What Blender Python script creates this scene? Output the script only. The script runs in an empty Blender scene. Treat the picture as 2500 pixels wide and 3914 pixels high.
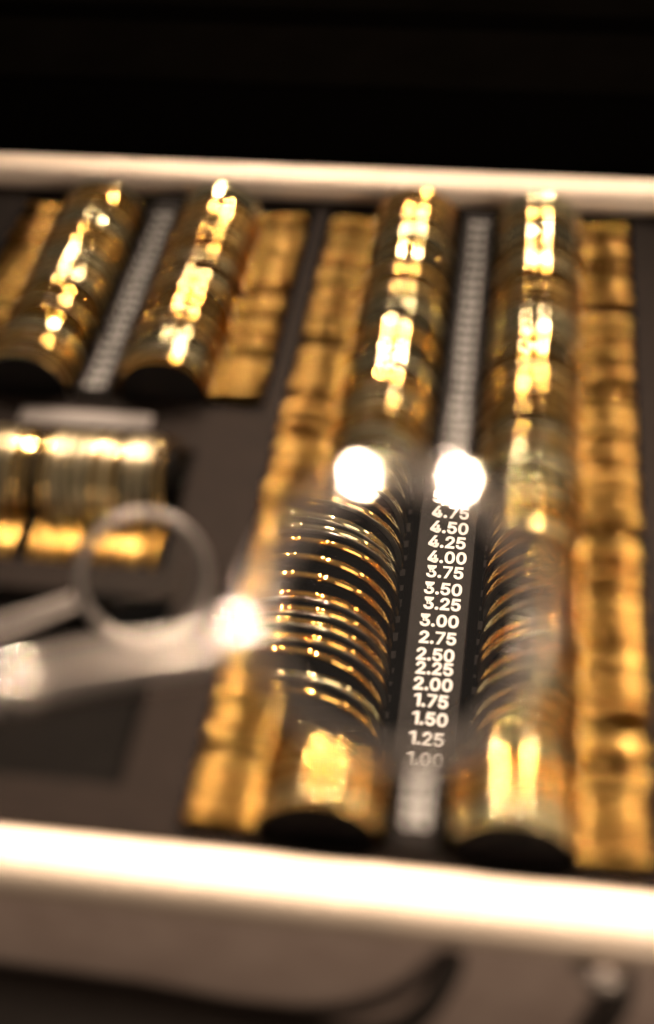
import bpy, bmesh, math, random
from mathutils import Vector, Matrix
random.seed(7)
MM = 0.001
sc = bpy.context.scene
COL = sc.collection

# ------------------------------------------------------------------ camera
RT = Vector((0.9900760594, 0.1362124106, -0.0345770994))
UP = Vector((-0.0718134901, 0.7018780055, 0.7086678263))
FW = Vector((-0.1207982585, 0.6991519467, -0.7046944984))
CP = Vector((15.55, -214.30, 351.81))
FPX = 3150.0                                  # focal length in units of a 2408 tall frame
cam = bpy.data.cameras.new('camera')
cam.sensor_fit = 'VERTICAL'; cam.sensor_height = 36.0; cam.sensor_width = 36.0
cam.lens = FPX / 2408 * 36
cam.clip_start = 0.01; cam.clip_end = 20
cam.dof.use_dof = True
cam.dof.focus_distance = 2.50
cam.dof.aperture_fstop = cam.lens / 9.0
camo = bpy.data.objects.new('camera', cam); COL.objects.link(camo)
camo.matrix_world = Matrix(((RT.x, UP.x, -FW.x, CP.x * MM), (RT.y, UP.y, -FW.y, CP.y * MM), (RT.z, UP.z, -FW.z, CP.z * MM), (0, 0, 0, 1)))
sc.camera = camo

# ------------------------------------------------------------------ world, lamps, exposure
w = bpy.data.worlds.new('World'); sc.world = w; w.use_nodes = True
w.node_tree.nodes['Background'].inputs['Color'].default_value = (1.0, 0.80, 0.64, 1)
w.node_tree.nodes['Background'].inputs['Strength'].default_value = 0.15

def lamp(name, loc, target, power, size, color, shape='DISK', size_y=None, spread=180):
    l = bpy.data.lights.new(name, 'AREA'); l.energy = power; l.shape = shape; l.size = size
    if size_y: l.size_y = size_y
    l.color = color; l.spread = math.radians(spread)
    o = bpy.data.objects.new(name, l); COL.objects.link(o)
    o.location = loc
    o.rotation_euler = (Vector(target) - Vector(loc)).to_track_quat('-Z', 'Y').to_euler()
    return o
WARM = (1.0, 0.76, 0.56)
lamp('ceiling_spot', (-0.52, 1.00, 1.02), (0, -0.02, 0.08), 0.64, 0.034, WARM, spread=28)
lamp('ceiling_spot', (0.46, 1.02, 1.05), (0, -0.02, 0.08), 0.60, 0.034, WARM, spread=28)
for yy, pw in ((2.1, 0.11), (2.6, 0.15)):                      # the rows of downlights further back in the shop
    lamp('ceiling_spot', (-0.56, yy, 1.42), (-0.05, 0.25, 0), pw, 0.05, WARM, spread=24)
    lamp('ceiling_spot', (0.50, yy, 1.42), (-0.05, 0.25, 0), pw, 0.05, WARM, spread=24)
lamp('counter_spot', (-1.10, -0.15, 0.42), (0.0, -0.06, 0.19), 0.11, 0.05, WARM, spread=18)
lamp('side_fill', (1.15, 0.95, 0.42), (0.05, 0.15, 0), 1.4, 0.12, WARM)  # added side light that makes the flanks of the rims glow gold
lamp('overhead_fill', (0.0, 1.05, 1.75), (0, 0.05, 0), 0.8, 1.8, WARM, 'RECTANGLE', 0.45)  # added overhead light, set to mirror in the aluminium edges
lamp('front_fill', (0.75, -1.15, 0.50), (0, 0, 0), 7.0, 0.45, WARM)  # added soft light from the viewer's side for front wall, tabs and handle

vs = sc.view_settings
vs.view_transform = 'Standard'; vs.look = 'None'; vs.exposure = 0.15; vs.gamma = 1.0; vs.use_curve_mapping = False
cy = sc.cycles
cy.use_denoising = True
try: cy.denoiser = 'OPENIMAGEDENOISE'
except Exception: pass
cy.use_adaptive_sampling = False
cy.max_bounces = 16; cy.glossy_bounces = 6; cy.transmission_bounces = 10; cy.transparent_max_bounces = 40; cy.diffuse_bounces = 3
cy.caustics_refractive = True; cy.caustics_reflective = False
cy.sample_clamp_indirect = 0.0; cy.blur_glossy = 0.0

# ------------------------------------------------------------------ materials
def nt(name):
    m = bpy.data.materials.new(name); m.use_nodes = True
    t = m.node_tree; p = t.nodes['Principled BSDF']
    return m, t, p
def texco(t, scale, kind='Object'):
    c = t.nodes.new('ShaderNodeTexCoord'); mp = t.nodes.new('ShaderNodeMapping')
    mp.inputs['Scale'].default_value = scale
    t.links.new(c.outputs[kind], mp.inputs['Vector'])
    return mp.outputs['Vector']
def noise(t, vec, scale, detail=3, rough=.6):
    n = t.nodes.new('ShaderNodeTexNoise'); n.inputs['Scale'].default_value = scale
    n.inputs['Detail'].default_value = detail; n.inputs['Roughness'].default_value = rough
    t.links.new(vec, n.inputs['Vector']); return n.outputs['Fac']
def ramp(t, fac, stops):
    r = t.nodes.new('ShaderNodeValToRGB'); t.links.new(fac, r.inputs['Fac'])
    e = r.color_ramp.elements
    while len(e) < len(stops): e.new(.5)
    for k, (p, c) in enumerate(stops):
        e[k].position = p; e[k].color = (*c, 1) if len(c) == 3 else c
    return r.outputs['Color']
def bump(t, p, fac, strength, dist):
    b = t.nodes.new('ShaderNodeBump'); b.inputs['Strength'].default_value = strength; b.inputs['Distance'].default_value = dist
    t.links.new(fac, b.inputs['Height']); t.links.new(b.outputs['Normal'], p.inputs['Normal'])

def metal(name, c0, c1, rough, streak=0.5, wear=.3, coat=0.0, fine=700):
    m, t, p = nt(name); p.inputs['Metallic'].default_value = 1
    v = texco(t, (1, 1, 1))
    f = noise(t, v, 260, 4, .65)
    t.links.new(ramp(t, f, [(.3, c0), (.7, c1)]), p.inputs['Base Color'])
    rr = noise(t, v, fine, 3, .6)
    t.links.new(ramp(t, rr, [(.3, (rough * (1 - wear),) * 3), (.75, (rough * (1 + wear),) * 3)]), p.inputs['Roughness'])
    if streak > 0:
        s = noise(t, texco(t, (2600, 130, 2600)), 1.0, 2, .5)       # fine turning marks across the band
        bump(t, p, s, streak, 0.000022)
    p.inputs['Coat Weight'].default_value = coat; p.inputs['Coat Roughness'].default_value = .045
    return m
M = {}
M['gold'] = metal('gold_plate', (0.84, 0.46, 0.10), (0.94, 0.59, 0.18), .055, .2, .3, .0)
M['gold2'] = metal('gold_plate_pale', (0.88, 0.56, 0.18), (0.95, 0.68, 0.28), .065, .2, .3, .0)
M['gold3'] = metal('gold_plate_deep', (0.78, 0.38, 0.07), (0.90, 0.52, 0.14), .05, .2, .3, .0)
M['olive'] = metal('olive_sheen_gold', (0.66, 0.56, 0.30), (0.80, 0.70, 0.42), .06, .2, .3)  # olive of dim reflections on the rim tops put into the metal colour
M['glint_collar'] = metal('glint_collar_steel', (0.84, 0.79, 0.74), (0.92, 0.87, 0.82), .14, 0, .1)  # for the added barrels that make the handle glints
M['brass_pale'] = metal('pale_brass', (0.60, 0.50, 0.30), (0.72, 0.62, 0.40), .38, .2)
M['gold_tab'] = metal('satin_gold_tab', (0.66, 0.38, 0.09), (0.82, 0.54, 0.17), .32, .2, .3)
M['gold_tab2'] = metal('satin_gold_tab_deep', (0.52, 0.28, 0.065), (0.70, 0.41, 0.12), .28, .2, .3)
M['ring'] = metal('retaining_steel', (0.50, 0.50, 0.44), (0.66, 0.64, 0.56), .38, .2)
M['silver'] = metal('polished_silver', (0.78, 0.74, 0.70), (0.88, 0.84, 0.80), .07, 0, .1)
M['silver_dull'] = metal('dull_silver', (0.36, 0.33, 0.31), (0.46, 0.42, 0.39), .42, 0)
M['knob'] = metal('worn_steel_knob', (0.40, 0.36, 0.33), (0.52, 0.47, 0.43), .5, 0)
M['handle'] = metal('satin_silver', (0.84, 0.76, 0.69), (0.90, 0.83, 0.77), .33, 0, .15)
M['alu'] = metal('satin_aluminium', (0.95, 0.81, 0.66), (0.98, 0.86, 0.73), .54, 0, .04, 0, 60)

def plain(name, c0, c1, rough, scale=120, b=.2, bd=.0002, spec=.5, bs=900):
    m, t, p = nt(name)
    v = texco(t, (1, 1, 1))
    t.links.new(ramp(t, noise(t, v, scale, 5, .65), [(.3, c0), (.72, c1)]), p.inputs['Base Color'])
    p.inputs['Roughness'].default_value = rough
    p.inputs['Specular IOR Level'].default_value = spec
    bump(t, p, noise(t, v, bs, 3, .6), b, bd)
    return m
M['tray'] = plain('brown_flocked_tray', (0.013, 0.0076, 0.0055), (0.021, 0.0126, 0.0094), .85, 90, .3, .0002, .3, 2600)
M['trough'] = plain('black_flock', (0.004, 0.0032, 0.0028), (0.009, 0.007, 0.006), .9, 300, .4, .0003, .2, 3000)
M['rib'] = plain('dark_flock_rib', (0.016, 0.013, 0.012), (0.028, 0.023, 0.021), .8, 500, .5, .0003, .2, 3000)
M['strip'] = plain('black_plastic_strip', (0.010, 0.0075, 0.0065), (0.016, 0.0125, 0.011), .6, 300, .15, .0001, .15, 2500)
M['print'] = plain('white_print', (0.84, 0.83, 0.81), (0.90, 0.89, 0.87), .6, 800, .0, .0001)
M['label'] = plain('grey_label_plate', (0.30, 0.27, 0.25), (0.38, 0.34, 0.32), .5, 300, .05, .0001)
M['case'] = plain('taupe_leatherette', (0.30, 0.23, 0.20), (0.40, 0.32, 0.28), .6, 60, .3, .0004, .4, 1500)
M['base'] = plain('black_base_moulding', (0.020, 0.014, 0.010), (0.030, 0.022, 0.017), .55, 60, .2, .0002)
M['rubber'] = plain('black_rubber', (0.020, 0.015, 0.012), (0.032, 0.025, 0.021), .8, 200, .2, .0002)
M['velvet'] = plain('black_velvet', (0.0012, 0.001, 0.0009), (0.0022, 0.0018, 0.0016), 1.0, 200, .3, .0003, .0, 2500)
M['velvet2'] = plain('paler_black_velvet', (0.0035, 0.0028, 0.0022), (0.0055, 0.0045, 0.0036), 1.0, 20, .3, .0003, .0, 2500)  # slightly lighter black for the faint stripes of the lid lining
M['table'] = plain('dark_table_top', (0.022, 0.015, 0.011), (0.034, 0.024, 0.018), .5, 20, .1, .0002)

def pane(name, tint):
    m = bpy.data.materials.new(name); m.use_nodes = True; t = m.node_tree; t.nodes.clear()
    o = t.nodes.new('ShaderNodeOutputMaterial'); mix = t.nodes.new('ShaderNodeMixShader')
    tr = t.nodes.new('ShaderNodeBsdfTransparent'); gl = t.nodes.new('ShaderNodeBsdfGlossy'); fr = t.nodes.new('ShaderNodeFresnel')
    tr.inputs['Color'].default_value = (*tint, 1); gl.inputs['Roughness'].default_value = .03
    fr.inputs['IOR'].default_value = 1.5
    t.links.new(fr.outputs[0], mix.inputs[0]); t.links.new(tr.outputs[0], mix.inputs[1]); t.links.new(gl.outputs[0], mix.inputs[2])
    t.links.new(mix.outputs[0], o.inputs['Surface'])
    return m
M['pane'] = pane('thin_lens_glass', (.93, .95, .93))
M['occluder'] = plain('matt_black_disc', (0.006, 0.005, 0.005), (0.010, 0.008, 0.008), .7, 300, .1, .0001, .2)
M['pane_red'] = pane('red_tinted_lens_glass', (.62, .20, .15))
mg = bpy.data.materials.new('held_lens_glass'); mg.use_nodes = True
t = mg.node_tree; t.nodes.clear()
o_ = t.nodes.new('ShaderNodeOutputMaterial'); g_ = t.nodes.new('ShaderNodeBsdfGlass')
g_.inputs['IOR'].default_value = 1.523; g_.inputs['Roughness'].default_value = 0.0
t.links.new(g_.outputs[0], o_.inputs['Surface'])
M['glass'] = mg

# ------------------------------------------------------------------ helpers
def link(name, mesh, mat=None, parent=None):
    o = bpy.data.objects.new(name, mesh); COL.objects.link(o)
    if mat is not None:
        if len(mesh.materials) == 0: mesh.materials.append(mat)
        elif mesh.materials[0] != mat:
            o.material_slots[0].link = 'OBJECT'; o.material_slots[0].material = mat
    if parent is not None: o.parent = parent
    return o
def empty(name, loc=(0, 0, 0)):
    o = bpy.data.objects.new(name, None); COL.objects.link(o)
    o.location = [c * MM for c in loc]; o.empty_display_size = .005
    return o
def tag(o, label, cat, group=None, kind=None):
    if label: o['label'] = label
    if cat: o['category'] = cat
    if group: o['group'] = group
    if kind: o['kind'] = kind
    return o
def fin(bm, name, smooth=True, angle=35):
    bmesh.ops.recalc_face_normals(bm, faces=bm.faces)
    me = bpy.data.meshes.new(name); bm.to_mesh(me); bm.free()
    if smooth:
        for p in me.polygons: p.use_smooth = True
        try: me.set_sharp_from_angle(angle=math.radians(angle))
        except Exception: pass
    return me
def box_bm(x0, x1, y0, y1, z0, z1, bev=0, seg=2):
    bm = bmesh.new()
    bmesh.ops.create_cube(bm, size=1)
    for v in bm.verts:
        v.co = Vector(((x0 + x1) / 2 + v.co.x * (x1 - x0), (y0 + y1) / 2 + v.co.y * (y1 - y0), (z0 + z1) / 2 + v.co.z * (z1 - z0))) * MM
    if bev: bmesh.ops.bevel(bm, geom=bm.edges[:], offset=bev * MM, segments=seg, affect='EDGES', profile=.5)
    return bm
def box(name, mat, parent, x0, x1, y0, y1, z0, z1, bev=0, seg=2):
    return link(name, fin(box_bm(x0, x1, y0, y1, z0, z1, bev, seg), name), mat, parent)
def lathe(profile, seg=72, axis='Y'):
    """closed profile of (radius, along) pairs in mm swept about the axis"""
    bm = bmesh.new(); rings = []
    for k in range(seg):
        a = 2 * math.pi * k / seg; c, s = math.cos(a), math.sin(a)
        rings.append([bm.verts.new((Vector((r * c, y, r * s)) if axis == 'Y' else Vector((r * c, r * s, y))) * MM) for r, y in profile])
    n = len(profile)
    for k in range(seg):
        A, B = rings[k], rings[(k + 1) % seg]
        for i in range(n):
            bm.faces.new((A[i], A[(i + 1) % n], B[(i + 1) % n], B[i]))
    return bm
def sweep(path, section, name, scl=None):
    """sweep a closed 2D section (mm) along a list of 3D points (mm)"""
    bm = bmesh.new(); rings = []
    for i, p in enumerate(path):
        a = Vector(path[max(i - 1, 0)]); b = Vector(path[min(i + 1, len(path) - 1)])
        tdir = (b - a).normalized(); side = tdir.cross(Vector((0, 0, 1)))
        side = side.normalized() if side.length > 1e-4 else Vector((1, 0, 0))
        up = side.cross(tdir)
        q = scl[i] if scl else 1
        rings.append([bm.verts.new((Vector(p) + side * u * q + up * v * q) * MM) for u, v in section])
    n = len(section)
    for A, B in zip(rings, rings[1:]):
        for i in range(n): bm.faces.new((A[i], A[(i + 1) % n], B[(i + 1) % n], B[i]))
    bm.faces.new(rings[0]); bm.faces.new(rings[-1][::-1])
    return fin(bm, name)
def circ(r, n=12): return [(r * math.cos(2 * math.pi * k / n), r * math.sin(2 * math.pi * k / n)) for k in range(n)]

# ------------------------------------------------------------------ setting: table, lens case, tray
tb = link('table_top', fin(box_bm(-2500, 2500, -1500, 1700, -100, -72, 4), 'table_top'), M['table'])
tag(tb, 'dark brown table top under the lens case', 'table', kind='structure')

PER = 28.8            # column centre from the middle of its number strip
RO = 19.8             # outer radius of a trial lens rim
X2 = -150.0           # middle of the second number strip
XL = -330.0           # left end of the case
case = tag(empty('lens_case', (0, 170, -72)), 'open trial lens case with bright aluminium edges and black lined lid', 'lens case')
def cbox(*a, **k):
    o = box(*a, **k); o.location = (0, -170 * MM, 72 * MM); return o
def cmesh(name, me, mat, parent=case):
    o = link(name, me, mat, parent)
    if parent is case: o.location = (0, -170 * MM, 72 * MM)
    return o
# aluminium edge: rounded profile bars
def edge_profile(wd, h):
    pts = []
    n = 14
    for k in range(n + 1):
        a = math.pi * k / n
        c, q = math.cos(a), math.sin(a)
        pts.append((-wd / 2 * math.copysign(abs(c) ** .75, c), h * q ** .55))
    return pts + [(wd / 2, -1.2), (-wd / 2, -1.2)]
def bar(name, p0, p1, wd=19, h=6.5):
    return cmesh(name, sweep([p0, [(a + b) / 2 for a, b in zip(p0, p1)], p1], edge_profile(wd, h), name), M['alu'])
bar('aluminium_edge', (XL - 19, -22.5, 2), (104, -22.5, 2))
bar('aluminium_edge', (XL - 19, 357.5, 2), (104, 357.5, 2), 22, 7.0)
bar('aluminium_edge', (94.5, -13, 1.5), (94.5, 346.5, 1.5), 18.8)
bar('aluminium_edge', (XL - 9.5, -13, 1.5), (XL - 9.5, 346.5, 1.5), 18.8)
cbox('front_wall', M['case'], case, XL - 18, 103, -31.6, -14.5, -62, .6, 1.2)
cbox('base_moulding', M['base'], case, XL - 21, 106, -36, -14, -72, -62.3, 3)
cbox('back_wall', M['case'], case, XL - 18, 103, 348, 364, -71, .6, 1.5)
cbox('side_wall', M['case'], case, 86, 102.5, -14, 347.5, -71, .2, 1.5)
cbox('side_wall', M['case'], case, XL - 17.5, XL - 1, -14, 347.5, -71, .2, 1.5)
# lid folded flat behind the case
lid = cbox('lid', M['velvet2'], case, XL - 18, 103, 372, 770, -71, -12, 4)
def lidpart(name, mat, *a):
    return box(name, mat, lid, *a)
lidpart('lid_lining', M['velvet'], XL - 10, 92, 378, 474, -11.8, -6, 2.5)
lidpart('lid_lining', M['velvet2'], XL - 10, 92, 476, 548, -11.8, -5, 2.5)
lidpart('lid_lining', M['velvet'], XL - 10, 92, 550, 572, -11.8, -8, 2)
lidpart('lid_lining', M['velvet2'], XL - 10, 92, 574, 760, -11.8, -6, 2.5)
# carrying handle and latch on the front wall
path = [(14.5, -33.5, -3), (14, -36, -8), (11.5, -38, -15), (8, -40, -24), (2, -42, -34), (-8, -43, -44), (-24, -44, -52), (-45, -45, -55), (-78, -45, -50.5), (-125, -45, -48), (-200, -45, -47)]
hd = cmesh('handle', sweep(path, circ(1, 16), 'handle', [3, 3.2, 3.4, 3.6, 4, 5, 7, 9, 10, 10, 10]), M['rubber'])
lt = cmesh('latch', sweep([(60.5, -33, -3), (61.5, -35, -8), (61.5, -36.5, -15), (60, -37, -26), (57, -37, -44)], [(u, v * .8) for u, v in circ(3.4)], 'latch'), M['rubber'])
kn = bmesh.new(); bmesh.ops.create_uvsphere(kn, u_segments=20, v_segments=12, radius=4.8 * MM)
for v in kn.verts: v.co = Vector((v.co.x * 1.25, v.co.y * .8, v.co.z * .8)) + Vector((55.5, -36.0, -2)) * MM
link('latch_knob', fin(kn, 'latch_knob'), M['knob'], lt)

# moulded tray: a stepped sheet with troughs for the lenses and a recess
tray = tag(empty('lens_tray', (0, 170, -26)), 'dark brown moulded tray with lens troughs and black number strips', 'tray')
TOFF = Vector((0, -170, 26)) * MM
def tpart(name, me, mat):
    o = link(name, me, mat, tray); o.location = TOFF; return o
YA0, YA1 = -6.0, 341.0
YC0 = 190.0
def tray_h(x, y):
    for cx, sgn, ya in ((-PER, -1, YA0), (PER, 1, YA0), (X2 - PER, -1, YC0), (X2 + PER, 1, YC0)):
        if ya < y < YA1:
            if abs(x - cx) < RO + .8: return -23.0
            if RO < sgn * (x - cx) < RO + 22.5: return -7.0
    if abs(x) < PER - RO - .8 and YA0 < y < YA1: return -6.0
    if abs(x - X2) < PER - RO - .8 and YC0 < y < YA1: return -6.0
    if XL + 40 < x < -100 and 118 < y < 163: return -23.0
    if XL + 40 < x < -100 and 100 < y < 163: return -7.0
    if XL + 40 < x < -92.5 and 9 < y < 86: return -11.0
    return 0.0
xs = sorted(set([XL, 85.0, XL + 40, -100.0, -92.5] + [c + s * d for c in (-PER, PER, X2 - PER, X2 + PER) for s in (-1, 1) for d in (RO + .8,)] +
                [-PER - RO - 22.5, PER + RO + 22.5, X2 - PER - RO - 22.5, X2 + PER + RO + 22.5]))
ysd = sorted(set([-13.0, YA0, 9, 86, 100, 118, 163, YC0, YA1, 346.5]))
bm = bmesh.new(); vc = {}
def V(x, y, z):
    k = (round(x, 3), round(y, 3), round(z, 3))
    if k not in vc: vc[k] = bm.verts.new(Vector(k) * MM)
    return vc[k]
H = [[tray_h((xs[i] + xs[i + 1]) / 2, (ysd[j] + ysd[j + 1]) / 2) for j in range(len(ysd) - 1)] for i in range(len(xs) - 1)]
for i in range(len(xs) - 1):
    for j in range(len(ysd) - 1):
        h = H[i][j]; x0, x1, y0, y1 = xs[i], xs[i + 1], ysd[j], ysd[j + 1]
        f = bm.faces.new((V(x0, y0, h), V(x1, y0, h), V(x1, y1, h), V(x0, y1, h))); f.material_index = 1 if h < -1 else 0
        if i + 1 < len(xs) - 1 and H[i + 1][j] != h:
            g = H[i + 1][j]; f = bm.faces.new((V(x1, y0, h), V(x1, y1, h), V(x1, y1, g), V(x1, y0, g))); f.material_index = 1
        if j + 1 < len(ysd) - 1 and H[i][j + 1] != h:
            g = H[i][j + 1]; f = bm.faces.new((V(x0, y1, h), V(x1, y1, h), V(x1, y1, g), V(x0, y1, g))); f.material_index = 1
me = bpy.data.meshes.new('tray_body'); bm.to_mesh(me); bm.free()
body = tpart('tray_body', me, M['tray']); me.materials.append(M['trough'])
bv = body.modifiers.new('soft_edges', 'BEVEL'); bv.width = .9 * MM; bv.segments = 3; bv.limit_method = 'ANGLE'; bv.angle_limit = math.radians(40)

# slot dividers: solid flocked blocks between the lens slots, dished on top; y runs -0.5..0.5 mm and is scaled
def rib_mesh():
    bm = bmesh.new(); n = 16; sec = []
    for k in range(n + 1):
        x = -RO - .6 + (2 * RO + 1.2) * k / n
        sec.append((x, -1.2 - 3.2 * (1 - (x / (RO + .6)) ** 2)))
    A = [[bm.verts.new(Vector((x, s, z - (.0 if abs(s) < .45 else .5))) * MM) for x, z in sec] for s in (-.5, -.42, .42, .5)]
    B = [[bm.verts.new(Vector((x, s, -22.8)) * MM) for x, z in sec] for s in (-.5, .5)]
    for k in range(n):
        for a, b in zip(A, A[1:]): bm.faces.new((a[k], a[k + 1], b[k + 1], b[k]))
        bm.faces.new((B[0][k], B[0][k + 1], A[0][k + 1], A[0][k])); bm.faces.new((A[3][k], A[3][k + 1], B[1][k + 1], B[1][k]))
    return fin(bm, 'slot_divider')
RIB = rib_mesh()
def dividers(cx, slots, y0, y1, axis='Y', cy_=0):
    """slots: sorted (position, half width) pairs; fill what is left of the trough between y0 and y1"""
    lo = y0
    for p, hw in list(slots) + [(y1 + 50, 50)]:
        hi = min(p - hw, y1)
        if hi - lo > .8:
            o = link('slot_divider', RIB, M['rib'], tray)
            o.scale = (1, hi - lo, 1)
            if axis == 'Y': o.location = TOFF + Vector((cx, (lo + hi) / 2, 0)) * MM
            else:
                o.location = TOFF + Vector(((lo + hi) / 2, cy_, 0)) * MM; o.rotation_euler = (0, 0, math.pi / 2)
        lo = max(lo, p + hw)

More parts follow.
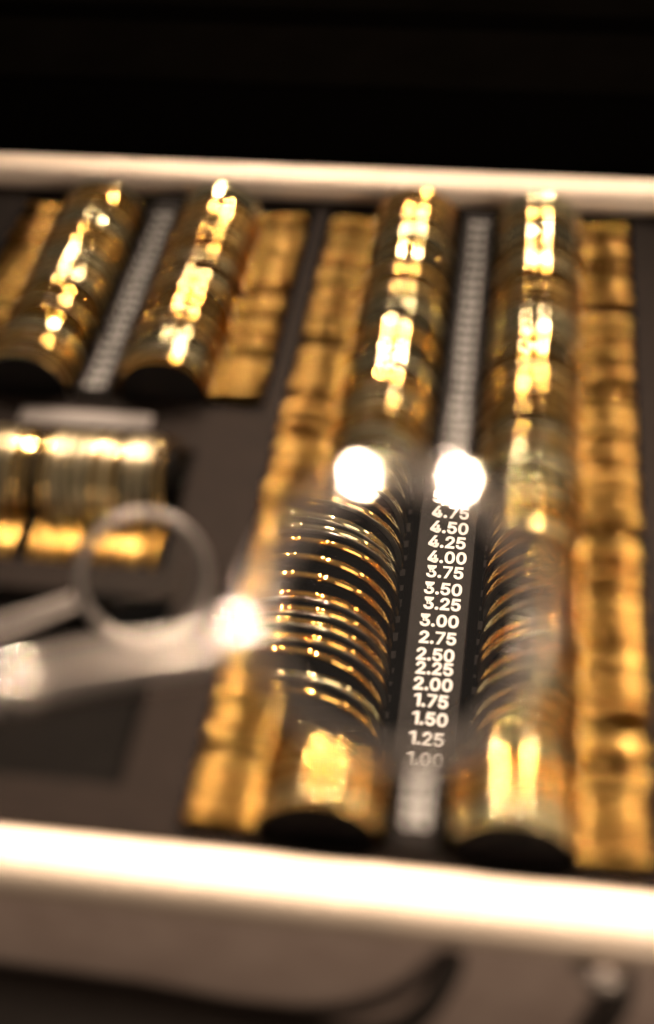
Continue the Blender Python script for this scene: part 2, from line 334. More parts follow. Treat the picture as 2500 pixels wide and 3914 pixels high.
# ------------------------------------------------------------------ numerals
# outlines of bold sans figures: vertices in 1/1000 em and the faces that fill them
GLYPHS = {'0':([(340,2),(306,-19),(268,-31),(227,-35),(185,-31),(147,-19),(113,2),(84,30),(60,64),(42,104),(30,149),(22,199),(20,254),(22,309),(30,359),(43,405),(61,445),(84,479),(113,507),(147,527),(185,540),(227,544),(268,540),(306,527),(340,507),(369,479),(392,445),(410,404),(423,359),(431,309),(433,254),(431,199),(423,149),(411,104),(393,64),(369,30),(182,95),(195,85),(210,80),(227,78),(244,80),(258,85),(271,95),(283,109),(294,128),(303,152),(310,181),(314,215),(316,254),(314,293),(310,327),(303,357),(294,381),(283,400),(271,414),(258,424),(244,429),(227,431),(210,429),(195,424),(182,414),(170,400),(159,381),(150,357),(143,327),(139,293),(137,254),(139,215),(143,181),(150,152),(159,128),(170,109)],[(20,22,21),(19,22,20),(19,23,22),(19,24,23),(18,24,19),(17,24,18),(17,25,24),(16,25,17),(16,26,25),(15,58,16),(58,57,16),(57,26,16),(57,56,26),(56,27,26),(55,27,56),(15,59,58),(54,27,55),(15,60,59),(15,61,60),(53,27,54),(14,61,15),(53,28,27),(14,62,61),(52,28,53),(51,28,52),(14,63,62),(13,63,14),(51,29,28),(50,29,51),(13,64,63),(49,29,50),(13,65,64),(12,65,13),(49,30,29),(48,30,49),(12,66,65),(11,66,12),(48,31,30),(11,67,66),(47,31,48),(11,68,67),(46,31,47),(10,68,11),(46,32,31),(10,69,68),(45,32,46),(10,70,69),(44,32,45),(9,70,10),(44,33,32),(9,71,70),(43,33,44),(42,33,43),(9,36,71),(42,34,33),(8,36,9),(41,34,42),(8,37,36),(8,38,37),(40,34,41),(8,39,38),(39,34,40),(8,34,39),(8,35,34),(7,35,8),(7,0,35),(6,0,7),(6,1,0),(5,1,6),(5,2,1),(4,2,5),(4,3,2)]),'1':([(215,-28),(330,-28),(330,537),(215,537),(70,365),(215,430),(235,537),(70,455)],[(0,1,2,3),(4,5,3,7)]),'2':([(417,-28),(36,-28),(36,59),(214,248),(232,267),(247,284),(260,300),(271,314),(279,326),(285,338),(289,349),(291,360),(292,371),(291,384),(288,395),(284,404),(278,411),(270,418),(261,424),(250,428),(238,431),(224,431),(209,430),(197,427),(186,423),(177,417),(170,409),(164,400),(159,389),(156,377),(153,334),(35,334),(40,396),(48,428),(62,457),(81,482),(103,504),(130,521),(159,534),(191,541),(225,544),(259,541),(290,534),(319,521),(345,505),(367,484),(385,460),(398,433),(406,403),(409,373),(408,350),(404,329),(397,308),(387,286),(374,264),(358,242),(339,217),(315,190),(287,160),(181,49),(181,85),(417,85)],[(39,41,40),(39,42,41),(38,42,39),(38,43,42),(37,43,38),(37,44,43),(36,44,37),(36,45,44),(35,45,36),(35,46,45),(34,46,35),(34,47,46),(33,21,34),(21,47,34),(21,20,47),(20,48,47),(33,22,21),(19,48,20),(33,23,22),(18,48,19),(32,23,33),(32,24,23),(17,48,18),(32,25,24),(16,48,17),(32,26,25),(15,48,16),(32,27,26),(14,48,15),(14,49,48),(32,28,27),(31,28,32),(13,49,14),(31,29,28),(12,49,13),(31,30,29),(12,50,49),(11,50,12),(10,50,11),(10,51,50),(9,51,10),(8,51,9),(8,52,51),(7,52,8),(6,52,7),(6,53,52),(5,53,6),(5,54,53),(4,54,5),(3,54,4),(3,55,54),(2,55,3),(2,56,55),(2,57,56),(2,58,57),(2,60,58),(60,59,58),(2,61,60),(2,0,61),(1,0,2)]),'3':([(321,-13),(289,-25),(255,-32),(218,-35),(184,-33),(152,-27),(122,-16),(93,-1),(69,18),(48,40),(31,67),(21,97),(11,160),(133,160),(139,123),(143,113),(149,105),(156,97),(165,91),(176,85),(188,81),(203,79),(218,78),(235,79),(250,82),(264,86),(275,93),(284,100),(291,109),(297,118),(300,130),(301,145),(300,158),(297,171),(292,182),(285,192),(275,201),(262,208),(246,214),(226,218),(200,220),(129,220),(129,310),(260,459),(260,424),(42,424),(42,537),(400,537),(400,450),(183,204),(183,316),(249,318),(286,313),(320,302),(349,285),(374,263),(395,238),(409,209),(418,178),(421,145),(418,111),(409,80),(394,51),(374,25),(349,4)],[(45,47,46),(45,43,47),(43,48,47),(45,42,43),(44,48,43),(44,51,48),(51,49,48),(42,44,45),(42,50,44),(50,51,44),(49,52,51),(42,49,50),(49,40,52),(40,53,52),(41,49,42),(40,54,53),(40,55,54),(40,56,55),(40,57,56),(49,40,41),(39,57,40),(38,57,39),(37,57,38),(37,58,57),(36,58,37),(35,58,36),(34,58,35),(33,58,34),(33,59,58),(32,59,33),(11,13,12),(11,14,13),(31,59,32),(30,59,31),(30,60,59),(29,60,30),(11,15,14),(28,60,29),(11,16,15),(28,61,60),(27,61,28),(11,17,16),(26,61,27),(10,17,11),(10,18,17),(25,61,26),(10,19,18),(24,61,25),(10,20,19),(23,61,24),(10,21,20),(23,62,61),(22,62,23),(10,22,21),(10,62,22),(9,62,10),(9,63,62),(8,63,9),(8,64,63),(7,64,8),(7,0,64),(6,0,7),(6,1,0),(5,1,6),(5,2,1),(4,2,5),(4,3,2)]),'4':([(441,77),(12,77),(12,166),(231,537),(360,537),(137,158),(137,191),(441,191),(371,-28),(254,-28),(254,121),(254,146),(254,346),(371,346)],[(2,4,3),(2,6,4),(6,5,4),(11,13,12),(11,8,13),(2,7,6),(2,11,7),(11,0,7),(1,11,2),(1,10,11),(8,0,11),(1,9,10),(9,0,1),(9,8,0)]),'5':([(323,-9),(291,-24),(257,-32),(221,-35),(188,-33),(157,-26),(127,-14),(101,2),(79,21),(60,44),(45,70),(36,99),(28,158),(146,158),(152,123),(155,114),(161,106),(167,98),(176,91),(185,86),(196,81),(208,79),(221,78),(236,79),(250,83),(262,89),(273,96),(282,106),(289,118),(295,131),(298,146),(300,162),(298,179),(295,194),(289,208),(281,220),(271,230),(260,238),(248,244),(234,248),(217,249),(204,248),(190,246),(177,242),(164,237),(155,231),(136,217),(36,228),(71,537),(394,537),(394,424),(176,424),(165,329),(127,329),(133,334),(150,344),(168,351),(188,357),(208,360),(230,362),(256,360),(281,355),(305,347),(327,335),(347,321),(365,305),(381,285),(394,264),(405,241),(413,216),(417,190),(419,163),(416,127),(408,93),(393,62),(374,34),(350,10)],[(47,51,48),(51,49,48),(51,50,49),(47,53,51),(53,54,51),(54,55,51),(55,52,51),(58,60,59),(57,60,58),(57,61,60),(56,61,57),(56,62,61),(55,62,56),(55,63,62),(52,63,55),(52,64,63),(47,52,53),(47,64,52),(47,65,64),(47,66,65),(47,41,66),(41,67,66),(41,40,67),(40,68,67),(39,68,40),(47,42,41),(38,68,39),(47,43,42),(37,68,38),(47,44,43),(37,69,68),(36,69,37),(47,45,44),(47,46,45),(35,69,36),(34,69,35),(34,70,69),(33,70,34),(32,70,33),(32,71,70),(31,71,32),(31,72,71),(30,72,31),(11,13,12),(11,14,13),(29,72,30),(28,72,29),(28,73,72),(11,15,14),(27,73,28),(11,16,15),(26,73,27),(11,17,16),(10,17,11),(10,18,17),(25,73,26),(25,74,73),(10,19,18),(24,74,25),(10,20,19),(23,74,24),(10,21,20),(22,74,23),(10,22,21),(10,74,22),(9,74,10),(9,75,74),(8,75,9),(8,76,75),(7,76,8),(7,0,76),(6,0,7),(6,1,0),(5,1,6),(5,2,1),(4,2,5),(4,3,2)]),'6':([(324,-10),(294,-24),(261,-32),(226,-35),(191,-32),(158,-24),(128,-10),(101,10),(78,33),(60,61),(46,92),(38,126),(35,162),(38,191),(44,220),(54,249),(68,281),(89,317),(114,356),(238,537),(375,537),(166,233),(98,233),(127,286),(136,297),(146,308),(158,318),(171,326),(185,333),(201,338),(218,341),(235,342),(269,340),(301,332),(330,319),(355,301),(377,279),(394,253),(407,224),(415,192),(417,157),(414,122),(406,89),(392,59),(374,32),(351,9),(188,87),(200,81),(212,78),(226,77),(241,78),(253,81),(264,87),(274,94),(282,103),(289,115),(295,127),(298,141),(299,157),(298,173),(295,188),(289,200),(282,211),(274,220),(264,227),(253,233),(241,236),(226,237),(212,236),(199,233),(188,227),(178,220),(170,211),(163,201),(157,188),(154,174),(153,158),(154,142),(157,127),(163,115),(170,103),(178,94)],[(18,20,19),(18,31,20),(31,21,20),(17,29,18),(29,30,18),(30,31,18),(21,32,31),(21,33,32),(17,28,29),(17,27,28),(21,34,33),(17,26,27),(21,35,34),(17,25,26),(16,25,17),(16,24,25),(21,36,35),(16,23,24),(16,22,23),(15,22,16),(21,37,36),(21,67,37),(67,38,37),(14,22,15),(21,68,67),(66,38,67),(21,69,68),(65,38,66),(14,21,22),(14,69,21),(14,70,69),(64,38,65),(14,71,70),(63,38,64),(63,39,38),(14,72,71),(62,39,63),(13,72,14),(13,73,72),(61,39,62),(13,74,73),(60,39,61),(60,40,39),(12,74,13),(12,75,74),(59,40,60),(12,76,75),(58,40,59),(11,76,12),(11,77,76),(57,40,58),(57,41,40),(11,78,77),(56,41,57),(11,79,78),(55,41,56),(10,79,11),(55,42,41),(54,42,55),(10,80,79),(10,81,80),(53,42,54),(10,46,81),(52,42,53),(9,46,10),(52,43,42),(9,47,46),(51,43,52),(9,48,47),(50,43,51),(9,49,48),(49,43,50),(9,43,49),(8,43,9),(8,44,43),(7,44,8),(7,45,44),(6,45,7),(6,0,45),(5,0,6),(5,1,0),(4,1,5),(4,2,1),(3,2,4)]),'7':([(34,440),(419,440),(419,537),(34,537),(85,-28),(200,-28),(300,440)],[(0,6,1,2,3),(4,5,1,6)]),'8':([(329,-14),(297,-26),(263,-33),(226,-35),(190,-33),(155,-26),(124,-14),(95,2),(71,22),(51,46),(36,73),(27,103),(24,135),(26,160),(31,184),(40,207),(52,228),(66,247),(83,263),(103,276),(125,286),(125,286),(125,247),(116,251),(91,268),(70,291),(54,319),(45,349),(42,380),(45,411),(53,439),(67,465),(85,488),(107,507),(133,523),(162,535),(193,541),(226,544),(259,541),(290,535),(319,523),(344,507),(366,488),(385,465),(399,439),(407,411),(410,380),(407,349),(398,319),(382,292),(362,268),(336,251),(328,248),(328,286),(328,286),(349,276),(369,263),(386,247),(401,228),(413,207),(422,185),(427,160),(429,135),(426,103),(417,73),(402,46),(381,22),(357,2),(179,86),(192,81),(208,78),(226,77),(244,78),(260,81),(273,86),(284,92),(293,99),(300,107),(304,116),(307,127),(309,139),(307,152),(304,163),(299,173),(291,183),(282,191),(270,198),(257,203),(243,206),(226,207),(210,206),(195,203),(182,198),(170,191),(161,183),(153,173),(148,163),(145,152),(144,139),(145,127),(148,116),(152,107),(159,99),(168,92),(190,325),(201,321),(213,319),(226,318),(240,318),(251,321),(261,325),(270,331),(277,337),(283,345),(288,354),(290,364),(291,376),(290,387),(288,397),(284,405),(278,413),(271,419),(263,424),(252,428),(240,431),(226,432),(212,431),(200,428),(190,424),(181,419),(174,413),(169,405),(164,397),(162,387),(161,376),(162,364),(164,354),(169,345),(174,337),(181,331)],[(36,38,37),(35,38,36),(35,39,38),(34,39,35),(34,40,39),(33,40,34),(33,41,40),(32,41,33),(32,42,41),(32,43,42),(31,43,32),(31,44,43),(30,44,31),(30,125,44),(125,124,44),(124,45,44),(29,126,30),(126,125,30),(123,45,124),(29,127,126),(122,45,123),(29,128,127),(121,45,122),(29,129,128),(120,45,121),(29,130,129),(119,45,120),(29,131,130),(119,46,45),(28,131,29),(118,46,119),(28,132,131),(117,46,118),(28,133,132),(116,46,117),(28,134,133),(116,47,46),(27,134,28),(115,47,116),(27,135,134),(114,47,115),(27,136,135),(113,47,114),(27,137,136),(113,48,47),(26,137,27),(112,48,113),(26,138,137),(111,48,112),(26,139,138),(26,104,139),(110,48,111),(26,105,104),(109,48,110),(26,106,105),(108,48,109),(108,49,48),(25,106,26),(25,107,106),(107,49,108),(25,49,107),(25,54,49),(54,53,49),(53,55,49),(55,50,49),(24,19,25),(19,21,25),(21,20,25),(20,54,25),(19,54,20),(19,22,21),(19,55,54),(52,55,53),(24,18,19),(22,55,19),(22,52,55),(52,51,55),(51,56,55),(18,23,24),(17,23,18),(17,22,23),(90,88,89),(90,87,88),(91,87,90),(91,86,87),(92,86,91),(92,85,86),(93,85,92),(93,84,85),(94,84,93),(95,84,94),(95,83,84),(96,83,95),(96,82,83),(97,82,96),(97,81,82),(98,81,97),(98,80,81),(98,79,80),(99,79,98),(99,78,79),(100,78,99),(100,77,78),(101,77,100),(101,76,77),(102,76,101),(102,75,76),(103,75,102),(68,75,103),(68,74,75),(69,74,68),(69,73,74),(70,73,69),(70,72,73),(71,72,70)]),'9':([(129,519),(159,533),(191,541),(226,544),(261,541),(294,532),(324,518),(351,499),(374,476),(393,448),(406,417),(414,383),(417,347),(415,318),(409,289),(399,259),(384,228),(364,192),(338,153),(215,-28),(77,-28),(287,276),(355,276),(326,223),(317,211),(307,200),(295,191),(282,182),(267,176),(251,171),(235,168),(218,167),(184,169),(152,177),(123,190),(98,207),(76,229),(58,255),(45,285),(38,317),(35,352),(38,387),(46,420),(60,450),(79,477),(102,500),(264,422),(253,428),(240,431),(226,432),(212,431),(200,428),(189,422),(179,415),(170,405),(163,394),(158,382),(155,367),(153,352),(155,335),(158,321),(163,309),(170,298),(179,289),(189,281),(200,276),(212,273),(226,272),(240,273),(253,276),(264,281),(274,288),(283,297),(290,308),(295,321),(298,335),(299,350),(298,367),(295,381),(290,394),(282,405),(274,415)],[(2,4,3),(1,4,2),(1,5,4),(0,5,1),(0,6,5),(45,6,0),(45,7,6),(44,7,45),(44,8,7),(43,8,44),(43,9,8),(42,9,43),(42,49,9),(49,48,9),(48,10,9),(42,50,49),(42,51,50),(47,10,48),(42,52,51),(46,10,47),(81,10,46),(42,53,52),(41,53,42),(81,11,10),(80,11,81),(41,54,53),(79,11,80),(41,55,54),(41,56,55),(78,11,79),(40,56,41),(78,12,11),(40,57,56),(77,12,78),(40,58,57),(76,12,77),(39,58,40),(39,59,58),(75,12,76),(75,13,12),(39,60,59),(74,13,75),(39,61,60),(73,13,74),(73,14,13),(38,61,39),(38,62,61),(72,14,73),(38,63,62),(71,14,72),(71,22,14),(22,15,14),(38,64,63),(70,22,71),(37,64,38),(37,65,64),(69,22,70),(37,66,65),(68,21,69),(21,22,69),(23,15,22),(68,20,21),(37,67,66),(67,32,68),(32,20,68),(37,32,67),(23,16,15),(36,32,37),(35,32,36),(23,17,16),(24,17,23),(25,17,24),(34,32,35),(26,17,25),(26,18,17),(27,18,26),(33,32,34),(28,18,27),(29,18,28),(30,18,29),(20,31,32),(31,18,30),(20,18,31),(20,19,18)]),'.':([(148,-11),(132,-23),(114,-30),(95,-33),(76,-30),(58,-23),(43,-11),(31,4),(24,22),(21,41),(24,60),(31,78),(43,93),(58,105),(76,113),(95,115),(114,113),(132,105),(148,93),(160,78),(167,60),(169,41),(167,22),(159,4)],[(14,16,15),(14,17,16),(13,17,14),(13,18,17),(12,18,13),(11,18,12),(11,19,18),(10,19,11),(10,20,19),(9,20,10),(9,21,20),(9,22,21),(8,22,9),(8,23,22),(7,23,8),(7,0,23),(6,0,7),(6,1,0),(5,1,6),(4,1,5),(4,2,1),(3,2,4)])}
_ncache = {}
def numeral_mesh(txt, wmm, hmm):
    if txt in _ncache: return _ncache[txt]
    vs_, fs = [], []; pen = 0
    for ch in txt:
        gv, gf = GLYPHS[ch]; x0 = min(v[0] for v in gv); x1 = max(v[0] for v in gv)
        off = len(vs_)
        vs_ += [(v[0] - x0 + pen, v[1]) for v in gv]; fs += [tuple(k + off for k in f) for f in gf]
        pen += x1 - x0 + 48
    pen -= 48
    full = 3 * 404 + 148 + 3 * 48
    sx, sy = wmm / full, hmm / 570.0
    m_ = bpy.data.meshes.new('numeral')
    m_.from_pydata([((x - pen / 2) * sx * MM, (y - 255) * sy * MM, 0) for x, y in vs_], [], fs)
    m_.materials.append(M['print'])
    _ncache[txt] = m_
    return m_
VALS = ['0.12', '0.25', '0.37', '0.50', '0.62', '0.75', '0.87'] + ['%.2f' % (1 + .25 * k) for k in range(29)] + ['8.50', '9.00', '9.50'] + ['%.1f' % (10 + .5 * k) for k in range(21)]
POS = [4.5, 9.3, 14.0, 18.8, 23.5, 28.3, 33.0, 37.8, 42.8, 47.8, 52.5, 56.9, 61.1, 64.8, 69.4, 74.1, 78.8, 83.0, 87.7, 91.9, 96.2, 100.4, 104.8, 109.1, 114.1]
while len(POS) < len(VALS) and POS[-1] < 326: POS.append(POS[-1] + 4.9 + 2.6 * (POS[-1] - 115) / 190 + random.uniform(-.3, .3))
VALS = VALS[:len(POS)]

def strip(cx, y0, y1, vals, pos):
    bmv = box_bm(cx - 6.4, cx + 6.4, y0, y1, -5.8, 3.0, .7)
    s = tpart('number_strip', fin(bmv, 'number_strip'), M['strip'])
    for v, y in zip(vals, pos):
        o = link('numeral', numeral_mesh(v, 8.2, 3.45), M['print'], s)
        o.location = Vector((cx + random.uniform(-.25, .25) + .3, y, 3.05)) * MM
        o.rotation_euler = (0, 0, math.radians(random.uniform(-.8, .8)))
    return s
strip(0, -5.5, 338, VALS, POS)
POS2 = [YC0 + 6 + 6.1 * k for k in range(22)]
strip(X2, YC0 + .5, 338, VALS[2:2 + len(POS2)], POS2)
pl = tpart('label_plate', fin(box_bm(-176, -122, 172.5, 181.5, -.3, 1.2, .4), 'label_plate'), M['label'])

# ------------------------------------------------------------------ trial lenses
def rim_mesh(h):
    r = RO; c = .05 if h < .99 or 1.1 < h < 1.2 else .008
    prof = [(r - .25, -h), (r, -h + .25), (r + c * .78, -h * .45), (r + c, 0), (r + c * .78, h * .45), (r, h - .25), (r - .25, h), (r - 1.5, h), (r - 1.9, h - .4), (r - 1.9, -h + .4), (r - 1.5, -h)]
    return fin(lathe(prof, 88), 'rim', angle=50 if c > .02 else 14)
def tab_mesh(th):
    # paddle shaped grip along +x, thickness along y
    out = [(RO - .8, 2.8), (RO + 2.5, 2.2), (RO + 5, 2.5), (RO + 8, 3.3), (RO + 17.5, 3.6), (RO + 20.4, 2.8), (RO + 21.4, 1.2)]
    pts = out + [(x, -z) for x, z in reversed(out)]
    bm = bmesh.new()
    a = [bm.verts.new(Vector((x, -th, z)) * MM) for x, z in pts]; b = [bm.verts.new(Vector((x, th, z)) * MM) for x, z in pts]
    bm.faces.new(a); bm.faces.new(b[::-1])
    n = len(pts)
    for i in range(n): bm.faces.new((a[i], b[i], b[(i + 1) % n], a[(i + 1) % n]))
    bmesh.ops.recalc_face_normals(bm, faces=bm.faces)
    bmesh.ops.bevel(bm, geom=[e for e in bm.edges if abs(e.verts[0].co.y - e.verts[1].co.y) < 1e-6], offset=.35 * MM, segments=2, affect='EDGES')
    return fin(bm, 'tab', angle=40)
def pane_mesh():
    bm = bmesh.new(); n = 48; rings = []
    for r, y in ((RO - 1.9, -.3), (12, -.75), (6, -.95)):
        rings.append([bm.verts.new(Vector((r * math.cos(2 * math.pi * k / n), y, r * math.sin(2 * math.pi * k / n))) * MM) for k in range(n)])
    c = bm.verts.new(Vector((0, -1.0, 0)) * MM)
    for A, B in zip(rings, rings[1:]):
        for k in range(n): bm.faces.new((A[k], A[(k + 1) % n], B[(k + 1) % n], B[k]))
    for k in range(n): bm.faces.new((rings[-1][k], rings[-1][(k + 1) % n], c))
    return fin(bm, 'lens_glass', angle=80)
HS = [.7, 1.15, .6, 1.0, 1.3, 1.6]
RIMS = [rim_mesh(h) for h in HS]
TAB = tab_mesh(.5); TABW = tab_mesh(.65); PANE = pane_mesh()
RING = fin(lathe([(RO - 1.55, -.25), (RO - .45, -.25), (RO - .45, .1), (RO - 1.55, .1)], 72), 'retaining_ring', angle=30)

def trial_lens(loc, flip, lean, yaw, roll, axis='Y', gold='gold', red=False, ringed=True, k=0, black=False):
    e = empty('trial_lens', (loc[0], loc[1], loc[2]))
    base = Matrix.Identity(3)
    if flip: base = Matrix.Rotation(math.pi, 3, 'Z')                      # tab points the other way
    m3 = Matrix.Rotation(math.radians(yaw), 3, 'Z') @ Matrix.Rotation(math.radians(lean), 3, 'X') @ Matrix.Rotation(math.radians(roll), 3, 'Y') @ base
    if axis == 'X': m3 = Matrix.Rotation(-math.pi / 2, 3, 'Z') @ m3
    e.rotation_euler = m3.to_euler()
    link('rim', RIMS[k], M[gold], e)
    link('tab', TABW if k > 2 else TAB, M[random.choice(('gold_tab', 'gold_tab', 'gold_tab2'))], e)
    link('occluder_disc' if black else 'lens_glass', PANE, M['occluder' if black else 'pane_red' if red else 'pane'], e)
    if ringed:
        r = link('retaining_ring', RING, M['ring'], e); r.location.y = (HS[k] if flip else -HS[k]) * MM
        if flip: r.rotation_euler = (math.pi, 0, 0)
    return e
golds = ['gold', 'gold', 'gold2', 'gold3', 'olive', 'olive']
SEEN = set('%.2f' % (1.0 + .25 * k) for k in range(18))
RA, RB = random.Random(11), random.Random(23)
for side, rnd in ((-1, RA), (1, RB)):
    word = 'left' if side < 0 else 'right'
    grp = 'trial lenses in the long column %s of the main number strip' % word
    items = [(-1.5 + 3.0 * k + rnd.uniform(-.12, .12), 1, None) for k in range(8)]
    for v, y in zip(VALS, POS):
        if y < 22.5 or v in (): continue
        far = y > 150
        items.append((y + .6 + rnd.uniform(-.5, .5), rnd.choice((3, 4, 4, 5)) if far else rnd.choice((0, 0, 2)), v))
    slots = []
    for yy, k, v in items:
        calm = v is None
        L = trial_lens((side * PER + rnd.uniform(-.4, .4), yy, 0.2 + rnd.uniform(-.3, .3)), side < 0, rnd.uniform(-.8, .8) if calm or k > 2 else rnd.uniform(-3, 3.5), 0 if calm else rnd.uniform(-2, 2), rnd.uniform(-3.5, 3.5), 'Y', rnd.choice(golds),
                       v in (('4.25', '4.50') if side < 0 else ('2.50', '2.25')), rnd.random() < .62, k, yy < 1)
        slots.append((yy, HS[k] + .45))
        if v in SEEN: tag(L, 'gold-rimmed trial lens standing %s of the number %s on the strip' % (word, v), 'trial lens', grp)
        elif yy < 1: tag(L, 'gold-rimmed black disc at the very front of the column %s of the main strip' % word, 'trial lens', grp)
        elif v is None: tag(L, 'blurred gold trial lens packed near the front of the column %s of main strip' % word, 'trial lens', grp)
        else: tag(L, 'blurred gold trial lens at the far end of the column %s of the main strip' % word, 'trial lens', grp)
    dividers(side * PER, slots, YA0 + .3, YA1 - .3)
for side in (-1, 1):
    grp = 'trial lenses %s of the second number strip' % ('left' if side < 0 else 'right')
    lab = 'blurred gold trial lens in the short back column %s of the second number strip' % ('left' if side < 0 else 'right')
    slots = []
    for n_, y in enumerate(POS2):
        k = random.choice((3, 4, 4, 5)); yy = y + random.uniform(-1, 1)
        L = trial_lens((X2 + side * PER + random.uniform(-.4, .4), yy, .2), side < 0, random.uniform(-.8, .8) if n_ else 0, random.uniform(-2, 2), random.uniform(-3.5, 3.5), 'Y', random.choice(golds), False, random.random() < .5, k, n_ == 0)
        tag(L, lab if n_ else 'gold-rimmed black disc at the front of the short column %s of the second strip' % ('left' if side < 0 else 'right'), 'trial lens', grp)
        slots.append((yy, HS[k] + .45))
    dividers(X2 + side * PER, slots, YC0 + .3, YA1 - .3)
# cross row at the side: lenses standing one behind the other along x, tabs towards the viewer
xr = -104.5; k = 0; row = []
while xr > -215:
    row.append(xr); k += 1
    xr -= 8.0 if k == 12 else (7.0 if k == 1 else 3.9)
slots = []
for k, x in enumerate(row):
    kk = random.choice((1, 1, 3))
    L = trial_lens((x, 140.5, .2), False, (8 if k == 0 else random.uniform(-3, 3)), random.uniform(-1.5, 1.5), random.uniform(2, 9), 'X', 'brass_pale' if random.random() < .6 else 'gold2', False, True, kk)
    slots.append((x, HS[kk] + .5))
    if k == 0: tag(L, 'pale rimmed trial lens leaning at the inner end of the cross row', 'trial lens', 'trial lenses in the cross row')
    else: tag(L, 'blurred pale gold trial lens packed in the cross row at the left', 'trial lens', 'trial lenses in the cross row')
dividers(0, slots[::-1], -216, -100.3, 'X', 140.5)

# ------------------------------------------------------------------ frame facing the viewer: +x right, +y up, +z towards camera
def facing(depth, px, py):
    d = FW + RT * ((px - 769) / FPX) - UP * ((py - 1204) / FPX)
    return CP + d * depth, d.normalized()
def place(o, pos, d, spin=0):
    z = -d; x = RT - z * RT.dot(z); x.normalize(); y = z.cross(x)
    m = Matrix((x, y, z)).transposed() @ Matrix.Rotation(spin, 3, 'Z')
    o.location = pos * MM; o.rotation_euler = m.to_euler()
def zrim(r, h, tube=1.0, seg=96):
    n = 14; prof = []
    for k in range(n):
        a = 2 * math.pi * k / n
        prof.append((r + tube * math.cos(a), h * math.sin(a)))
    return fin(lathe(prof, seg, 'Z'), 'rim', angle=80)
def bar_handle(r0, r1, w0, w1, th, name, bow=0.0, drop=0.0):
    """rounded bar along -x; bow lifts its middle in +y and drop lets its end sink in -z"""
    n = 24; bm = bmesh.new(); rings = []
    m_ = 20
    for i in range(n + 1):
        f = i / n; x = -(r0 + (r1 - r0) * f); wd = (w0 + (w1 - w0) * f) / 2 * (1 if i < n else .8)
        oy = bow * (1 - (2 * f - 1) ** 2); oz = -drop * f * f
        rings.append([bm.verts.new(Vector((x, oy + wd * math.cos(2 * math.pi * k / m_), oz + th * math.sin(2 * math.pi * k / m_))) * MM) for k in range(m_)])
    for A, B in zip(rings, rings[1:]):
        for k in range(m_): bm.faces.new((A[k], A[(k + 1) % m_], B[(k + 1) % m_], B[k]))
    bm.faces.new(rings[0][::-1]); bm.faces.new(rings[-1])
    return fin(bm, name, angle=60)

def chamfer_rim():
    """satin rim body and a polished bevel added on its outer edge, angled for lamp glints"""
    a0 = math.radians(46.3); cx, cz = 21.1 - 16 * math.cos(a0), .85 - 16 * math.sin(a0)
    arc = [(cx + 16 * math.cos(a0 + math.radians(3.4 - .85 * k)), cz + 16 * math.sin(a0 + math.radians(3.4 - .85 * k))) for k in range(9)]
    body = [(18.5, 1.2), (18.8, 1.6), (arc[0][0] - .25, 1.6), (arc[-1][0] - .1, -.1), (22.0, -.3), (21.9, -1.2), (21.3, -1.7), (19.0, -1.7), (18.5, -1.3)]
    bev = arc + [(arc[-1][0] - .3, arc[-1][1] - .1), (arc[0][0] - .3, arc[0][1] - .25)]
    return fin(lathe(body, 160, 'Z'), 'rim', angle=30), fin(lathe(bev, 160, 'Z'), 'glint_bevel', angle=22)
# silver loop lens leaning in the recess
pos, d = facing(457, 338, 1357)
loop = empty('trial_lens'); place(loop, pos, d, math.radians(20))
tag(loop, 'dull silver trial lens leaning in the dark recess beside the cross row', 'trial lens')
link('rim', zrim(21.6, 1.6, 1.9), M['silver_dull'], loop)
link('handle', bar_handle(24.0, 62, 6.2, 9.0, 1.4, 'handle'), M['silver_dull'], loop)
bm = bmesh.new(); bmesh.ops.create_circle(bm, cap_ends=True, segments=64, radius=19.8 * MM)
link('lens_glass', fin(bm, 'lens_glass'), M['pane'], loop)

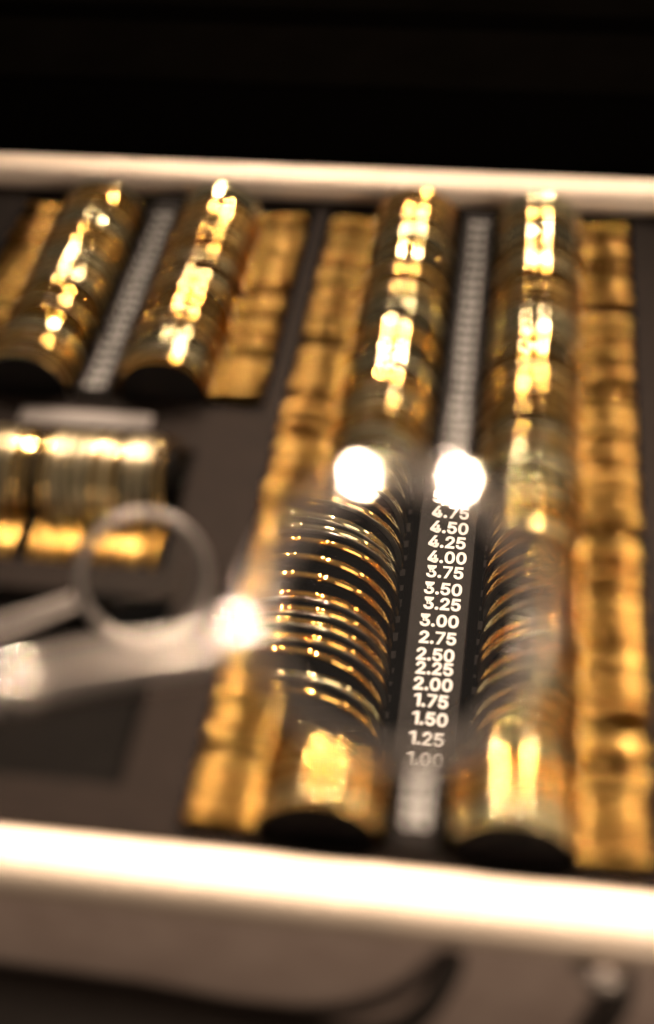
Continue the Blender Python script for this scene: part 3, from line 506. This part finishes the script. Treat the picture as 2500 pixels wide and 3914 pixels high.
# the held lens
DL = 191.0
pos, d = facing(DL, 945, 1450)
held = empty('trial_lens'); place(held, pos, d, 0)
tag(held, 'silver trial lens held above the tray, sharp numbers showing through it', 'trial lens')
rb, bb = chamfer_rim()
link('rim', rb, M['handle'], held)
link('glint_bevel', bb, M['silver'], held)  # added strip, tilted so the ceiling spots glint off the rim
h = link('handle', bar_handle(21.4, 78, 4.2, 4.8, 2.1, 'handle', 1.6, 4.0), M['handle'], held)
h.rotation_euler = (0, 0, math.radians(11.5))
def glint_collar(x0, half, rad, barrel):
    """polished barrel-shaped collar added round the handle to catch lamp glints, axis along x"""
    bm = bmesh.new(); n, m_ = 16, 40; rings = []
    for i in range(n + 1):
        u = -half + 2 * half * i / n
        r = rad - u * u / (2 * barrel)
        rings.append([bm.verts.new(Vector((x0 + u, r * math.cos(2 * math.pi * k / m_), r * math.sin(2 * math.pi * k / m_))) * MM) for k in range(m_)])
    for A, B in zip(rings, rings[1:]):
        for k in range(m_): bm.faces.new((A[k], A[(k + 1) % m_], B[(k + 1) % m_], B[k]))
    bm.faces.new(rings[0][::-1]); bm.faces.new(rings[-1])
    return fin(bm, 'glint_collar', angle=40)
co = link('glint_collar', glint_collar(0, 4.2, 3.5, 60.0), M['glint_collar'], held)  # added part, shaped to throw a white glint beside the rim
co.location = Vector((-23.4, -3.6, .4)) * MM; co.rotation_euler = (0, 0, math.radians(9.5))
co = link('glint_collar', glint_collar(0, 2.7, 3.2, 22.0), M['glint_collar'], held)  # second added part, for the glint further along the handle
co.location = Vector((-57.0, -10.3, -1.6)) * MM; co.rotation_euler = (0, 0, math.radians(5))
def lens_mesh(rad, R, t0, ox, oy):
    bm = bmesh.new(); nr, ns = 40, 128; sides = []
    for s in (1, -1):
        grid = []
        for i in range(1, nr + 1):
            r = rad * i / nr
            ring = []
            for k in range(ns):
                a = 2 * math.pi * k / ns; x, y = r * math.cos(a), r * math.sin(a)
                q = (x - ox) ** 2 + (y - oy) ** 2
                ring.append(bm.verts.new(Vector((x, y, s * (t0 / 2 - R + math.sqrt(R * R - q)))) * MM))
            grid.append(ring)
        q = ox * ox + oy * oy
        c = bm.verts.new(Vector((0, 0, s * (t0 / 2 - R + math.sqrt(R * R - q)))) * MM)
        for k in range(ns):
            bm.faces.new((c, grid[0][k], grid[0][(k + 1) % ns]))
        for A, B in zip(grid, grid[1:]):
            for k in range(ns): bm.faces.new((A[k], B[k], B[(k + 1) % ns], A[(k + 1) % ns]))
        sides.append(grid[-1])
    for k in range(ns): bm.faces.new((sides[0][k], sides[1][k], sides[1][(k + 1) % ns], sides[0][(k + 1) % ns]))
    return fin(bm, 'lens_glass', angle=40)
link('lens_glass', lens_mesh(18.6, 321.0, 2.8, 3.6, -9.0), M['glass'], held)
